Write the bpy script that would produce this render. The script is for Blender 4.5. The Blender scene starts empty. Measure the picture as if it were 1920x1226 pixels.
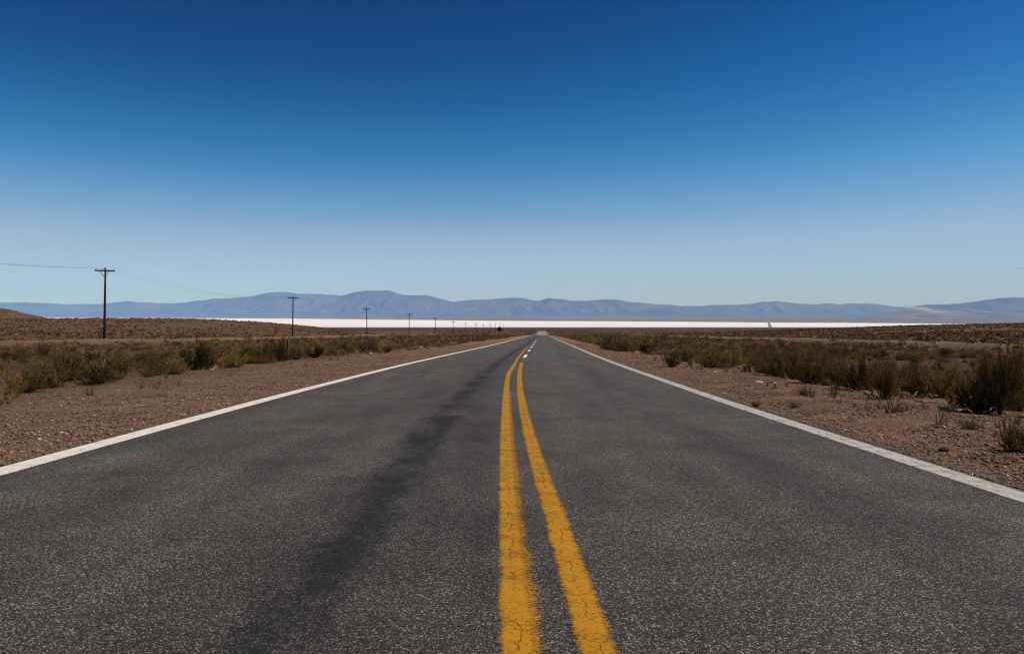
import bpy, math, random
import numpy as np
from mathutils import Vector

scene = bpy.context.scene
COL = scene.collection
rng = np.random.default_rng(7)
random.seed(7)
R = math.radians

# ------------------------------------------------------------------ camera, sky, sun, exposure
F = 1493.3            # focal length in photograph pixels (28 mm on a 36 mm wide frame)
YH = 588.0            # row of the true horizon
CAMZ = 1.05
cam_data = bpy.data.cameras.new('camera')
cam_data.lens = 28.0
cam_data.sensor_width = 36.0
cam_data.clip_start = 0.05
cam_data.clip_end = 120000.0
cam = bpy.data.objects.new('camera', cam_data)
COL.objects.link(cam)
cam.location = (0, 0, CAMZ)
cam.rotation_euler = (R(90) - math.atan((613.0 - YH) / F), 0, 0)
scene.camera = cam

SUN_ELEV, SUN_AZ = 52.0, 89.0       # azimuth clockwise from straight ahead (+Y)
world = bpy.data.worlds.new('World')
scene.world = world
world.use_nodes = True
wn, wl = world.node_tree.nodes, world.node_tree.links
wn.clear()
sky = wn.new('ShaderNodeTexSky')
sky.sky_type = 'NISHITA'
sky.sun_disc = False
sky.sun_elevation = R(SUN_ELEV)
sky.sun_rotation = R(SUN_AZ)
sky.altitude = 3400
sky.air_density = 1.0
sky.dust_density = 0.0
sky.ozone_density = 3.0
gam = wn.new('ShaderNodeGamma'); gam.inputs[1].default_value = 1.35
hsv = wn.new('ShaderNodeHueSaturation')
hsv.inputs['Saturation'].default_value = 1.15
hsv.inputs['Value'].default_value = 0.62
bg = wn.new('ShaderNodeBackground'); bg.inputs[1].default_value = 0.1
wo = wn.new('ShaderNodeOutputWorld')
# a polarising filter on the lens: deep blue away from the horizon (one smooth response per channel)
down = wn.new('ShaderNodeVectorMath'); down.operation = 'SCALE'; down.inputs['Scale'].default_value = .1
sepc = wn.new('ShaderNodeSeparateColor'); comb = wn.new('ShaderNodeCombineColor')
wl.new(sky.outputs[0], gam.inputs[0]); wl.new(gam.outputs[0], hsv.inputs['Color'])
wl.new(hsv.outputs[0], down.inputs[0]); wl.new(down.outputs[0], sepc.inputs[0])
def wmath(op, a, b):
    n = wn.new('ShaderNodeMath'); n.operation = op
    for k, v in enumerate((a, b)):
        if isinstance(v, bpy.types.NodeSocket): wl.new(v, n.inputs[k])
        else: n.inputs[k].default_value = v
    return n.outputs[0]
for ci, (top, g, x0) in enumerate(((.36, 2.85, .107), (.555, 2.6, .250), (.81, 3.0, .474))):
    pw = wmath('POWER', sepc.outputs[ci], g)
    out = wmath('MULTIPLY', wmath('DIVIDE', pw, wmath('ADD', pw, x0 ** g)), top * 10)
    wl.new(out, comb.inputs[ci])
wl.new(comb.outputs[0], bg.inputs[0]); wl.new(bg.outputs[0], wo.inputs[0])

sun_data = bpy.data.lights.new('sun', 'SUN')
sun_data.energy = 4.5
sun_data.angle = R(0.53)
sun_data.color = (1.0, 0.915, 0.815)
sun = bpy.data.objects.new('sun', sun_data)
COL.objects.link(sun)
sd = Vector((math.sin(R(SUN_AZ)) * math.cos(R(SUN_ELEV)), math.cos(R(SUN_AZ)) * math.cos(R(SUN_ELEV)), math.sin(R(SUN_ELEV))))
sun.rotation_euler = (-sd).to_track_quat('-Z', 'Y').to_euler()
sun.location = sd * 60

scene.view_settings.view_transform = 'Standard'
scene.view_settings.look = 'None'
scene.view_settings.exposure = 0.0
scene.view_settings.gamma = 1.0
scene.render.engine = 'CYCLES'
scene.cycles.use_denoising = True
scene.cycles.filter_width = 1.25
scene.cycles.use_adaptive_sampling = False
scene.cycles.max_bounces = 6
scene.cycles.transparent_max_bounces = 12
scene.cycles.volume_bounces = 2

# ------------------------------------------------------------------ helpers
def smooth(a, b, t):
    t = np.clip((np.asarray(t, float) - a) / (b - a), 0, 1)
    return t * t * (3 - 2 * t)

def hermite(xs, ys):
    xs, ys = np.array(xs, float), np.array(ys, float)
    d = np.diff(ys) / np.diff(xs)
    m = np.empty_like(ys)
    m[0], m[-1] = d[0], d[-1]
    for i in range(1, len(xs) - 1):
        w1, w2 = xs[i + 1] - xs[i], xs[i] - xs[i - 1]
        m[i] = (d[i - 1] * w1 + d[i] * w2) / (w1 + w2)
    def f(x):
        x = np.asarray(x, float)
        i = np.clip(np.searchsorted(xs, x) - 1, 0, len(xs) - 2)
        h = xs[i + 1] - xs[i]
        t = (x - xs[i]) / h
        lo, hi = x < xs[0], x > xs[-1]
        y = ((2*t**3 - 3*t**2 + 1) * ys[i] + (t**3 - 2*t**2 + t) * h * m[i]
             + (-2*t**3 + 3*t**2) * ys[i + 1] + (t**3 - t**2) * h * m[i + 1])
        y = np.where(lo, ys[0] + m[0] * (x - xs[0]), y)
        return np.where(hi, ys[-1] + m[-1] * (x - xs[-1]), y)
    return f

def hash2(ix, iy, s):
    v = np.sin(ix * 127.1 + iy * 311.7 + s * 74.7) * 43758.5453
    return v - np.floor(v)

def vnoise(x, y, s=0.0):
    x, y = np.asarray(x, float), np.asarray(y, float)
    ix, iy = np.floor(x), np.floor(y)
    fx, fy = x - ix, y - iy
    fx, fy = fx*fx*(3 - 2*fx), fy*fy*(3 - 2*fy)
    a, b = hash2(ix, iy, s), hash2(ix + 1, iy, s)
    c, d = hash2(ix, iy + 1, s), hash2(ix + 1, iy + 1, s)
    return (a*(1-fx) + b*fx)*(1-fy) + (c*(1-fx) + d*fx)*fy

def fbm(x, y, s=0.0, o=4):
    r, a, t = 0, 0.5, 0
    for k in range(o):
        r = r + a * vnoise(x, y, s + k * 3.1); t += a
        x, y, a = x * 2.03 + 5.2, y * 2.03 + 1.7, a * 0.5
    return r / t

# ------------------------------------------------------------------ terrain and road shape (all metres)
_cx = hermite([-40, -10, 0, 3, 6, 11, 19.2, 24.6, 35.7, 57.7, 128, 277, 375, 700, 1000, 1400],
              [.75, .0, -.23, -.28, -.305, -.31, -.18, -.06, .31, 1.2, 3.77, 9.46, 13.2, 26.2, 37.5, 53])
def road_x(y): return _cx(y)
HALF = 3.52           # road centre to the middle of a white edge line

_off = hermite([-40, 6, 11, 19, 25, 36, 58, 128, 277, 375], [-.3, -.3, -.2, -.2, .2, .9, 1.3, .7, -.1, 0])
_zs = [-60, -30, 0] + [3, 6, 11, 19, 25, 36, 47, 58, 90, 128, 200, 277, 330, 375]
_hs = [-(36 + float(_off(z))) * z / F for z in _zs]
_far = [(450, 630.3), (550, 630.0), (650, 628.6), (750, 626.8), (850, 624.2), (1000, 621.2), (1500, 619.6), (2000, 618.3),
        (3000, 616.1), (4000, 614.2)]
_zs += [a for a, b in _far]; _hs += [CAMZ - (b - YH) / F * a for a, b in _far]
SALT = -69.6
_zs += [4400, 5000, 30000]; _hs += [-71.0, -71.2, -71.2]
profile = hermite(_zs, _hs)
_df = hermite([-.9, -.643, -.241, -.107, 0, .094, .295, .496, .643, .9], [15000, 14300, 10500, 8400, 7500, 7200, 6150, 5450, 4950, 4700])

def ground_h(x, y):
    x, y = np.asarray(x, float), np.asarray(y, float)
    h = profile(y)
    yy = np.maximum(y, 1)
    # far shore of the salt pan and the plain rising to the mountains
    df = _df(np.clip(x / yy, -.9, .9)) + (fbm(x / 900., y / 900., 3.) - .5) * 350
    ramp = np.clip((y - df) / np.maximum(15500 - df, 800), -.2, 1.1)
    h = np.where(y > 4700, -71.2 + np.where(ramp > 0, 1.7 * smooth(0, .06, ramp) + 18.5 * ramp, 0), h)
    lat = x - road_x(y)
    a = np.abs(lat)
    near = 1 - smooth(900, 1400, y)
    # verge falls away from the asphalt, a low berm runs beside the scrub on both sides
    h = h - near * (.05 * smooth(3.5, 4.2, a) + .16 * smooth(4.5, 9, a))
    far_side = smooth(2, 25, y) * near
    bl = np.exp(-((lat + 48.5 + 2 * (vnoise(y / 21., 0, 5.) - .5)) / 3.0) ** 2)
    br = np.exp(-((lat - 37.5 + 2 * (vnoise(y / 19., 0, 9.) - .5)) / 3.0) ** 2)
    h = h + far_side * (bl * (.5 + .25 * vnoise(y / 13., 1, 2.)) + br * (.42 + .25 * vnoise(y / 15., 4, 2.)))
    h = h - far_side * (.7 * smooth(49, 57, -lat) * (1 - smooth(75, 130, -lat)) + .6 * smooth(39, 47, lat) * (1 - smooth(70, 130, lat)))
    # unevenness
    w = smooth(4.2, 9, a)
    h = h + w * (fbm(x / 3.1, y / 3.1, 1.) - .5) * .22 * (1 - smooth(300, 900, y))
    h = h + smooth(15, 60, a) * (fbm(x / 22., y / 22., 8.) - .5) * .8 * smooth(60, 200, y) * (1 - smooth(2500, 4000, y))
    # low ridge on the left, higher knoll at its left end, rise on the right
    e1 = 1 - smooth(-162, -60, x)
    rowl = smooth(150, 430, y) * (1 - smooth(470, 800, y))
    h = h + 8.7 * e1 * rowl * (.97 + .06 * vnoise(x / 60., y / 60., 4.))
    h = h + 32 * (1 - smooth(-570, -450, x)) * np.exp(-((y - 800) / 170.) ** 2)
    e3 = smooth(20, 330, x)
    h = h + 7.7 * e3 * smooth(120, 470, y) * (1 - smooth(520, 900, y)) * (.92 + .16 * vnoise(x / 70., y / 70., 6.))
    return h

def at(px, py, dz=0.0):
    """photograph pixel -> ground point (marching along the line of sight)"""
    u, v = (px - 960) / F, (YH - py) / F
    ys = np.concatenate([np.arange(2, 60, .1), np.arange(60, 400, .5), np.arange(400, 1400, 2)])
    d = CAMZ + v * ys - ground_h(u * ys, ys) - dz
    k = np.argmax(d < 0)
    if not (d < 0).any(): k = len(ys) - 1
    k = max(k, 1)
    t = d[k - 1] / (d[k - 1] - d[k] + 1e-9)
    y = ys[k - 1] + (ys[k] - ys[k - 1]) * t
    return float(u * y), float(y)

def new_mesh(name, verts, faces, uv=None, smoothed=False, attrs=None):
    """verts (n,3); faces (m,k) of equal size k, or a list of faces"""
    me = bpy.data.meshes.new(name)
    verts = np.asarray(verts, np.float32)
    if isinstance(faces, np.ndarray):
        m, k = faces.shape
        me.vertices.add(len(verts)); me.vertices.foreach_set('co', verts.ravel())
        me.loops.add(m * k); me.loops.foreach_set('vertex_index', faces.astype(np.int32).ravel())
        me.polygons.add(m)
        me.polygons.foreach_set('loop_start', np.arange(0, m * k, k, dtype=np.int32))
        me.polygons.foreach_set('loop_total', np.full(m, k, np.int32))
        me.update(calc_edges=True)
    else:
        me.from_pydata([tuple(v) for v in verts], [], [tuple(f) for f in faces]); me.update()
    me.validate()
    if smoothed:
        me.polygons.foreach_set('use_smooth', np.ones(len(me.polygons), bool))
    for an, arr in (attrs or {}).items():
        arr = np.asarray(arr, np.float32)
        if arr.ndim == 1:
            me.attributes.new(an, 'FLOAT', 'POINT').data.foreach_set('value', arr)
        else:
            c = np.ones((len(arr), 4), np.float32); c[:, :3] = arr
            me.attributes.new(an, 'FLOAT_COLOR', 'POINT').data.foreach_set('color', c.ravel())
    return me

def link(name, me, mat=None, parent=None, loc=None):
    o = bpy.data.objects.new(name, me)
    COL.objects.link(o)
    if mat is not None and len(me.materials) == 0: me.materials.append(mat)
    if parent is not None: o.parent = parent
    if loc is not None: o.location = loc
    return o

def tag(o, label=None, cat=None, group=None, kind=None):
    if label: o['label'] = label
    if cat: o['category'] = cat
    if group: o['group'] = group
    if kind: o['kind'] = kind
    return o

def thing(name, label, cat, loc, group=None):
    o = bpy.data.objects.new(name, None)
    o.empty_display_size = .2
    COL.objects.link(o); o.location = loc
    return tag(o, label, cat, group)

class MB:
    def __init__(s): s.v, s.f = [], []
    def add(s, v, f):
        b = len(s.v); s.v += [tuple(p) for p in v]; s.f += [tuple(i + b for i in q) for q in f]
    def tube(s, pts, rad, n=8, cap=True, jit=0):
        pts = [Vector(p) for p in pts]; rings = []; V = []; Fc = []
        for i, p in enumerate(pts):
            d = (pts[min(i + 1, len(pts) - 1)] - pts[max(i - 1, 0)]).normalized()
            a = d.cross(Vector((0, 0, 1)))
            if a.length < .01: a = Vector((1, 0, 0))
            a.normalize(); b = d.cross(a)
            r = rad[i] if hasattr(rad, '__len__') else rad
            for k in range(n):
                t = 2 * math.pi * k / n
                rr = r * (1 + random.uniform(-jit, jit))
                V.append(p + (a * math.cos(t) + b * math.sin(t)) * rr)
        for i in range(len(pts) - 1):
            for k in range(n):
                Fc.append((i*n + k, i*n + (k + 1) % n, (i + 1)*n + (k + 1) % n, (i + 1)*n + k))
        if cap:
            Fc.append(tuple(range(n))[::-1]); Fc.append(tuple((len(pts) - 1)*n + k for k in range(n)))
        s.add(V, Fc)
    def box(s, c, d):
        x, y, z = c; a, b, e = d[0]/2, d[1]/2, d[2]/2
        V = [(x+i*a, y+j*b, z+k*e) for k in (-1, 1) for j in (-1, 1) for i in (-1, 1)]
        s.add(V, [(0,2,3,1), (4,5,7,6), (0,1,5,4), (2,6,7,3), (0,4,6,2), (1,3,7,5)])
    def build(s, name, mat, parent=None, smoothed=False):
        return link(name, new_mesh(name, s.v, s.f, smoothed=smoothed), mat, parent)

# ------------------------------------------------------------------ materials
def mat(name, rough=.9, spec=.3):
    m = bpy.data.materials.new(name); m.use_nodes = True
    nt = m.node_tree; b = nt.nodes['Principled BSDF']
    b.inputs['Roughness'].default_value = rough
    b.inputs['Specular IOR Level'].default_value = spec
    return m, nt, b

def N(nt, t, **kw):
    n = nt.nodes.new(t)
    for k, v in kw.items():
        if k in n.inputs: n.inputs[k].default_value = v
        else: setattr(n, k, v)
    return n

def ramp(nt, src, stops):
    r = nt.nodes.new('ShaderNodeValToRGB')
    el = r.color_ramp.elements
    while len(el) < len(stops): el.new(.5)
    for e, (p, c) in zip(el, stops):
        e.position = p
        e.color = (*c, 1) if hasattr(c, '__len__') else (c, c, c, 1)
    nt.links.new(src, r.inputs[0])
    return r.outputs[0]

def mix(nt, fac, a, b, mode='MIX'):
    n = nt.nodes.new('ShaderNodeMix'); n.data_type = 'RGBA'; n.blend_type = mode
    for sock, v in ((0, fac), (6, a), (7, b)):
        if hasattr(v, 'is_output') or isinstance(v, bpy.types.NodeSocket): nt.links.new(v, n.inputs[sock])
        else: n.inputs[sock].default_value = (*v, 1) if hasattr(v, '__len__') and len(v) == 3 else v
    return n.outputs[2]

def math_n(nt, op, a, b=None, c=None, clamp=False):
    n = nt.nodes.new('ShaderNodeMath'); n.operation = op; n.use_clamp = clamp
    for i, v in enumerate((a, b, c)):
        if v is None: continue
        if isinstance(v, bpy.types.NodeSocket): nt.links.new(v, n.inputs[i])
        else: n.inputs[i].default_value = v
    return n.outputs[0]

def coords(nt, scale=(1, 1, 1)):
    g = nt.nodes.new('ShaderNodeNewGeometry')
    m = nt.nodes.new('ShaderNodeMapping'); m.inputs['Scale'].default_value = scale
    nt.links.new(g.outputs['Position'], m.inputs['Vector'])
    return m.outputs[0]

def noise(nt, vec, scale, detail=4, rough=.55, out=0):
    n = nt.nodes.new('ShaderNodeTexNoise')
    n.inputs['Scale'].default_value = scale; n.inputs['Detail'].default_value = detail; n.inputs['Roughness'].default_value = rough
    nt.links.new(vec, n.inputs['Vector'])
    return n.outputs[out]

def voro(nt, vec, scale, feature='F1', out='Distance'):
    n = nt.nodes.new('ShaderNodeTexVoronoi'); n.feature = feature
    n.inputs['Scale'].default_value = scale
    nt.links.new(vec, n.inputs['Vector'])
    return n.outputs[out]

def attr(nt, name, out='Fac'):
    a = nt.nodes.new('ShaderNodeAttribute'); a.attribute_name = name
    return a.outputs[out]

def bump(nt, b, h, strength=.5, dist=.02):
    n = nt.nodes.new('ShaderNodeBump'); n.inputs['Strength'].default_value = strength; n.inputs['Distance'].default_value = dist
    nt.links.new(h, n.inputs['Height']); nt.links.new(n.outputs[0], b.inputs['Normal'])

def gauss(nt, x, c, w):
    d = math_n(nt, 'DIVIDE', math_n(nt, 'SUBTRACT', x, c), w)
    return math_n(nt, 'EXPONENT', math_n(nt, 'MULTIPLY', math_n(nt, 'MULTIPLY', d, d), -1.0))

# asphalt: stone chips in dark binder, wheel-path stains, pale dusty edges
M_ASPHALT, nt, b = mat('asphalt', .8, .2)
P = coords(nt)
lat = attr(nt, 'lat')
chips = voro(nt, P, 200, out='Color')
sep = N(nt, 'ShaderNodeSeparateColor'); nt.links.new(chips, sep.inputs[0])
chip_d = voro(nt, P, 200)
chipcol = ramp(nt, sep.outputs[0], [(0, (.020, .0172, .0155)), (.45, (.053, .046, .0415)), (.72, (.100, .087, .078)), (.9, (.19, .167, .146)), (1, (.48, .43, .375))])
fine = noise(nt, P, 260, 3, .6)
c1 = mix(nt, math_n(nt, 'MULTIPLY', ramp(nt, fine, [(.35, 1.), (.6, 0.)]), .65), chipcol, (.022, .021, .022))
med = noise(nt, P, 1.3, 6, .62)
c1 = mix(nt, 1.0, c1, ramp(nt, noise(nt, P, 95, 3, .7), [(.3, .3), (.5, 1.), (.7, 2.1)]), 'MULTIPLY')
bigc = voro(nt, P, 118, out='Color'); sep2 = N(nt, 'ShaderNodeSeparateColor'); nt.links.new(bigc, sep2.inputs[0])
bd = voro(nt, P, 118)
c1 = mix(nt, math_n(nt, 'MULTIPLY', math_n(nt, 'GREATER_THAN', sep2.outputs[0], .9), math_n(nt, 'LESS_THAN', bd, .42)), c1, (.40, .365, .315))
c2 = mix(nt, 1.0, c1, ramp(nt, med, [(.28, .7), (.5, 1.0), (.75, 1.3)]), 'MULTIPLY')
Ps = coords(nt, (1, .22, 1))
patch = ramp(nt, noise(nt, Ps, 1.1, 5, .65), [(.36, 0.), (.58, 1.)])
wob = math_n(nt, 'MULTIPLY_ADD', math_n(nt, 'SUBTRACT', noise(nt, Ps, .9, 3), .5), .28, lat)
c2 = mix(nt, 1.0, c2, ramp(nt, noise(nt, coords(nt, (1, .12, 1)), 2.2, 5, .6), [(.3, .78), (.5, 1.), (.72, 1.24)]), 'MULTIPLY')
wob2 = math_n(nt, 'MULTIPLY_ADD', math_n(nt, 'SUBTRACT', noise(nt, coords(nt, (1, .4, 1)), 3.5, 5, .7), .5), .5, lat)
st1 = gauss(nt, wob2, -.52, .23)
st2 = gauss(nt, wob, 2.2, .34)
st3 = gauss(nt, wob, -2.2, .4)
st4 = gauss(nt, wob, .05, .22)
st5 = gauss(nt, wob, -.35, .75)
blot = ramp(nt, noise(nt, coords(nt, (1, .35, 1)), 2.6, 6, .72), [(.38, .45), (.53, 1.)])
ragged = ramp(nt, math_n(nt, 'ADD', st1, math_n(nt, 'MULTIPLY_ADD', noise(nt, P, 11, 5, .7), 1.3, -.65)), [(.15, 0.), (.95, 1.)])
stain = math_n(nt, 'MULTIPLY', math_n(nt, 'MULTIPLY', ragged, blot), .98)
stain = math_n(nt, 'MAXIMUM', stain, math_n(nt, 'MULTIPLY', math_n(nt, 'MULTIPLY', st2, patch), .42))
stain = math_n(nt, 'MAXIMUM', stain, math_n(nt, 'MULTIPLY', math_n(nt, 'MULTIPLY', st3, patch), .2))
stain = math_n(nt, 'MAXIMUM', stain, math_n(nt, 'MULTIPLY', math_n(nt, 'MULTIPLY', st4, patch), .4))
stain = math_n(nt, 'MAXIMUM', stain, math_n(nt, 'MULTIPLY', st5, math_n(nt, 'MULTIPLY_ADD', patch, .3, .12)))
c3 = mix(nt, math_n(nt, 'MULTIPLY', stain, 1.), c2, mix(nt, .10, (.012, .0115, .011), c2))
edge = ramp(nt, math_n(nt, 'ABSOLUTE', lat), [(.0, 0.), (1., 1.)])
dust = math_n(nt, 'MULTIPLY', math_n(nt, 'GREATER_THAN', math_n(nt, 'ABSOLUTE', lat), 3.62), ramp(nt, noise(nt, P, 9, 4), [(.4, 0.), (.65, .65)]))
c4 = mix(nt, dust, c3, (.12, .085, .066))
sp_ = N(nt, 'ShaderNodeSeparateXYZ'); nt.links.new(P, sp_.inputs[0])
# beyond the crest the asphalt is painted pale to stand for mirage glare
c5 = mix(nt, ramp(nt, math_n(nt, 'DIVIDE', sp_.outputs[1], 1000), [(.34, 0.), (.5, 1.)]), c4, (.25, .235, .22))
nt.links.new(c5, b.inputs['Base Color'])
bump(nt, b, math_n(nt, 'ADD', math_n(nt, 'MULTIPLY', chip_d, -1.), math_n(nt, 'MULTIPLY', fine, .6)), .9, .006)

def paint(name, col, wear_lo, wear_hi, edge_soft=.25, cracks=True):
    """road paint: worn through to the asphalt where the mask is low; t runs -1..1 across the line"""
    m, nt, b = mat(name, .75, .2)
    P = coords(nt)
    t = attr(nt, 't')
    w = math_n(nt, 'SUBTRACT', 1.0, math_n(nt, 'ABSOLUTE', t))
    n1 = noise(nt, coords(nt, (.45, 1.3, 1)), 120, 4, .65)
    n2 = noise(nt, P, 7, 4, .6)
    hgt = math_n(nt, 'ADD', math_n(nt, 'MULTIPLY', w, 1 / edge_soft), math_n(nt, 'MULTIPLY_ADD', n1, 3.2, -1.6))
    hgt = math_n(nt, 'ADD', hgt, math_n(nt, 'MULTIPLY_ADD', n2, 1.0, -.5))
    vis = ramp(nt, hgt, [(wear_lo, 0.), (wear_hi, 1.)])
    if cracks:
        ce = voro(nt, mix(nt, .06, P, noise(nt, P, 20, 2, out=1)), 21, 'DISTANCE_TO_EDGE')
        ck = ramp(nt, math_n(nt, 'ADD', ce, math_n(nt, 'MULTIPLY_ADD', n2, .12, -.06)), [(.005, .1), (.04, 1.)])
        lc = math_n(nt, 'ABSOLUTE', math_n(nt, 'ADD', t, math_n(nt, 'MULTIPLY_ADD', noise(nt, coords(nt, (1, 1, 1)), 6, 4, .6), 1.5, -.8)))
        lc = math_n(nt, 'ADD', lc, math_n(nt, 'MAXIMUM', math_n(nt, 'MULTIPLY_ADD', noise(nt, P, 3.1, 3, .6), 1.6, -.76), 0.))
        ck = math_n(nt, 'MINIMUM', ck, ramp(nt, lc, [(.02, .15), (.06, 1.)]))
        vis = math_n(nt, 'MULTIPLY', vis, math_n(nt, 'MULTIPLY_ADD', ck, .8, .2))
    c = mix(nt, 1., col, ramp(nt, noise(nt, P, 160, 3), [(.3, .72), (.62, 1.08)]), 'MULTIPLY')
    c = mix(nt, 1., c, ramp(nt, n2, [(.3, .8), (.6, 1.05)]), 'MULTIPLY')
    nt.links.new(c, b.inputs['Base Color'])
    nt.links.new(vis, b.inputs['Alpha'])
    bump(nt, b, n1, .5, .004)
    return m
M_YELLOW = paint('yellow_paint', (.44, .208, .005), .1, .85, .42)
M_YFADE = paint('faded_yellow_paint', (.40, .19, .02), .95, 1.9, .8, False)
M_WHITE = paint('white_paint', (.72, .68, .60), .05, .4, .12, False)
M_WORN = paint('worn_white_paint', (.47, .445, .40), .1, .8, .24)

# soil and gravel
M_GROUND, nt, b = mat('gravelly_soil', .95, .15)
P = coords(nt)
lat = attr(nt, 'lat')
alat = math_n(nt, 'ABSOLUTE', lat)
n_big = noise(nt, P, .05, 5, .6)
n_mid = noise(nt, P, .9, 5, .65)
n_fine = noise(nt, P, 16, 5, .7)
peb = voro(nt, P, 55, out='Color'); s2 = N(nt, 'ShaderNodeSeparateColor'); nt.links.new(peb, s2.inputs[0])
pebd = voro(nt, P, 55)
grav = ramp(nt, s2.outputs[0], [(0, (.045, .027, .018)), (.35, (.13, .082, .054)), (.72, (.22, .146, .10)), (.9, (.37, .265, .19)), (1, (.62, .49, .38))])
soil = ramp(nt, n_fine, [(.25, (.08, .046, .027)), (.5, (.17, .105, .066)), (.78, (.28, .18, .115))])
near_c = mix(nt, .8, soil, grav)
near_c = mix(nt, 1., near_c, ramp(nt, n_mid, [(.28, .72), (.5, 1.1), (.75, 1.42)]), 'MULTIPLY')
red = mix(nt, math_n(nt, 'GREATER_THAN', lat, 0), (1.13, 1.0, .85), (1.1, .90, .74))
near_c = mix(nt, 1., near_c, red, 'MULTIPLY')
scrubsoil = ramp(nt, noise(nt, P, .35, 6, .7), [(.28, (.065, .036, .018)), (.5, (.125, .07, .037)), (.72, (.21, .13, .072))])
c = mix(nt, ramp(nt, math_n(nt, 'DIVIDE', alat, 40), [(.2, 0.), (.32, 1.)]), near_c, mix(nt, .22, mix(nt, 1., scrubsoil, (.70, .55, .41), 'MULTIPLY'), near_c))
berm = math_n(nt, 'MAXIMUM', gauss(nt, lat, -48, 3.4), gauss(nt, lat, 37.2, 3.4))
c = mix(nt, math_n(nt, 'MULTIPLY', berm, .8), c, ramp(nt, n_mid, [(.3, (.17, .11, .058)), (.7, (.28, .19, .105))]))
sepP = N(nt, 'ShaderNodeSeparateXYZ'); nt.links.new(P, sepP.inputs[0])
dist = sepP.outputs[1]
Pf = coords(nt, (.25, 1, 1))
fan = ramp(nt, noise(nt, Pf, .004, 6, .6), [(.3, (.034, .013, .004)), (.7, (.066, .028, .009))])
c = mix(nt, ramp(nt, math_n(nt, 'DIVIDE', dist, 4000), [(.2, 0.), (.4, 1.)]), c, fan)
plain = ramp(nt, noise(nt, coords(nt, (.2, 1, 1)), .0016, 6, .6), [(.3, (.115, .08, .068)), (.7, (.23, .16, .135))])
c = mix(nt, math_n(nt, 'GREATER_THAN', dist, 4800), c, plain)
nt.links.new(c, b.inputs['Base Color'])
hh = math_n(nt, 'ADD', math_n(nt, 'MULTIPLY', n_fine, 1.), math_n(nt, 'MULTIPLY', pebd, -1.2))
bump(nt, b, hh, .9, .035)

M_SALT, nt, b = mat('salt_crust', .8, .2)
P = coords(nt, (.12, 1, 1))
sc_ = ramp(nt, noise(nt, P, .006, 6, .65), [(.3, (.70, .68, .67)), (.48, (.87, .85, .84)), (.7, (.91, .89, .88))])
sx_ = N(nt, 'ShaderNodeSeparateXYZ'); nt.links.new(coords(nt), sx_.inputs[0])
streak = noise(nt, coords(nt, (.06, 1, 1)), .0045, 7, .7)
wet = ramp(nt, streak, [(.50, 0.), (.72, .6)])
shore = ramp(nt, math_n(nt, 'ADD', math_n(nt, 'DIVIDE', sx_.outputs[1], 10000), math_n(nt, 'MULTIPLY_ADD', streak, .09, -.045)), [(.415, 1.), (.47, 0.)])
sc_ = mix(nt, math_n(nt, 'MAXIMUM', wet, math_n(nt, 'MULTIPLY', shore, .7)), sc_, (.50, .455, .43))
nt.links.new(sc_, b.inputs['Base Color'])

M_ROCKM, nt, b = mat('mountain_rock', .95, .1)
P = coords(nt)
mr = ramp(nt, noise(nt, P, .0016, 7, .6), [(.30, (.065, .072, .125)), (.5, (.095, .10, .168)), (.72, (.145, .145, .205))])  # part of the haze's blue is put into the rock colour
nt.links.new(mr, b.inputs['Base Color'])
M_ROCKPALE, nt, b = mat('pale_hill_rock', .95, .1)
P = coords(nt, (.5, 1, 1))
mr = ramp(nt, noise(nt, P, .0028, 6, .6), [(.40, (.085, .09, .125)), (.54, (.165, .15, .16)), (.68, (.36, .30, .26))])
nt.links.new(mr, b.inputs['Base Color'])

def wood(name, a, c):
    m, nt, b = mat(name, .85, .2)
    tc = N(nt, 'ShaderNodeTexCoord')
    mp = N(nt, 'ShaderNodeMapping'); mp.inputs['Scale'].default_value = (14, 14, .8)
    nt.links.new(tc.outputs['Object'], mp.inputs[0])
    nn = noise(nt, mp.outputs[0], 2., 5, .6)
    nt.links.new(ramp(nt, nn, [(.3, a), (.7, c)]), b.inputs['Base Color'])
    bump(nt, b, nn, .4, .01)
    return m
M_POLE = wood('creosoted_wood', (.010, .007, .006), (.034, .022, .017))
M_STAKE = wood('weathered_grey_wood', (.05, .04, .032), (.16, .13, .11))
M_SIGNPOST = wood('red_brown_wood', (.06, .025, .016), (.15, .065, .04))
M_DEADWOOD = wood('bleached_dead_wood', (.13, .095, .07), (.34, .27, .2))
M_PORC, nt, b = mat('glazed_porcelain', .25, .5)
nt.links.new(ramp(nt, noise(nt, coords(nt), 12, 3), [(.3, (.03, .02, .018)), (.7, (.07, .045, .04))]), b.inputs['Base Color'])
M_WIRE, nt, b = mat('weathered_cable', .5, .4)
nt.links.new(ramp(nt, noise(nt, coords(nt), .3, 2), [(.3, (.03, .03, .032)), (.7, (.06, .06, .065))]), b.inputs['Base Color'])
M_STEEL, nt, b = mat('galvanised_strap', .5, .5); b.inputs['Metallic'].default_value = .6
nt.links.new(ramp(nt, noise(nt, coords(nt), 8, 3), [(.3, (.05, .045, .045)), (.7, (.11, .1, .1))]), b.inputs['Base Color'])
M_SIGNBACK, nt, b = mat('dark_sign_back', .6, .3)
nt.links.new(ramp(nt, noise(nt, coords(nt), 6, 3), [(.3, (.006, .006, .006)), (.7, (.013, .012, .012))]), b.inputs['Base Color'])
M_SIGNFRONT, nt, b = mat('yellow_sign_face', .5, .4)
nt.links.new(ramp(nt, noise(nt, coords(nt), 6, 3), [(.3, (.5, .3, .01)), (.7, (.58, .36, .015))]), b.inputs['Base Color'])

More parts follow.
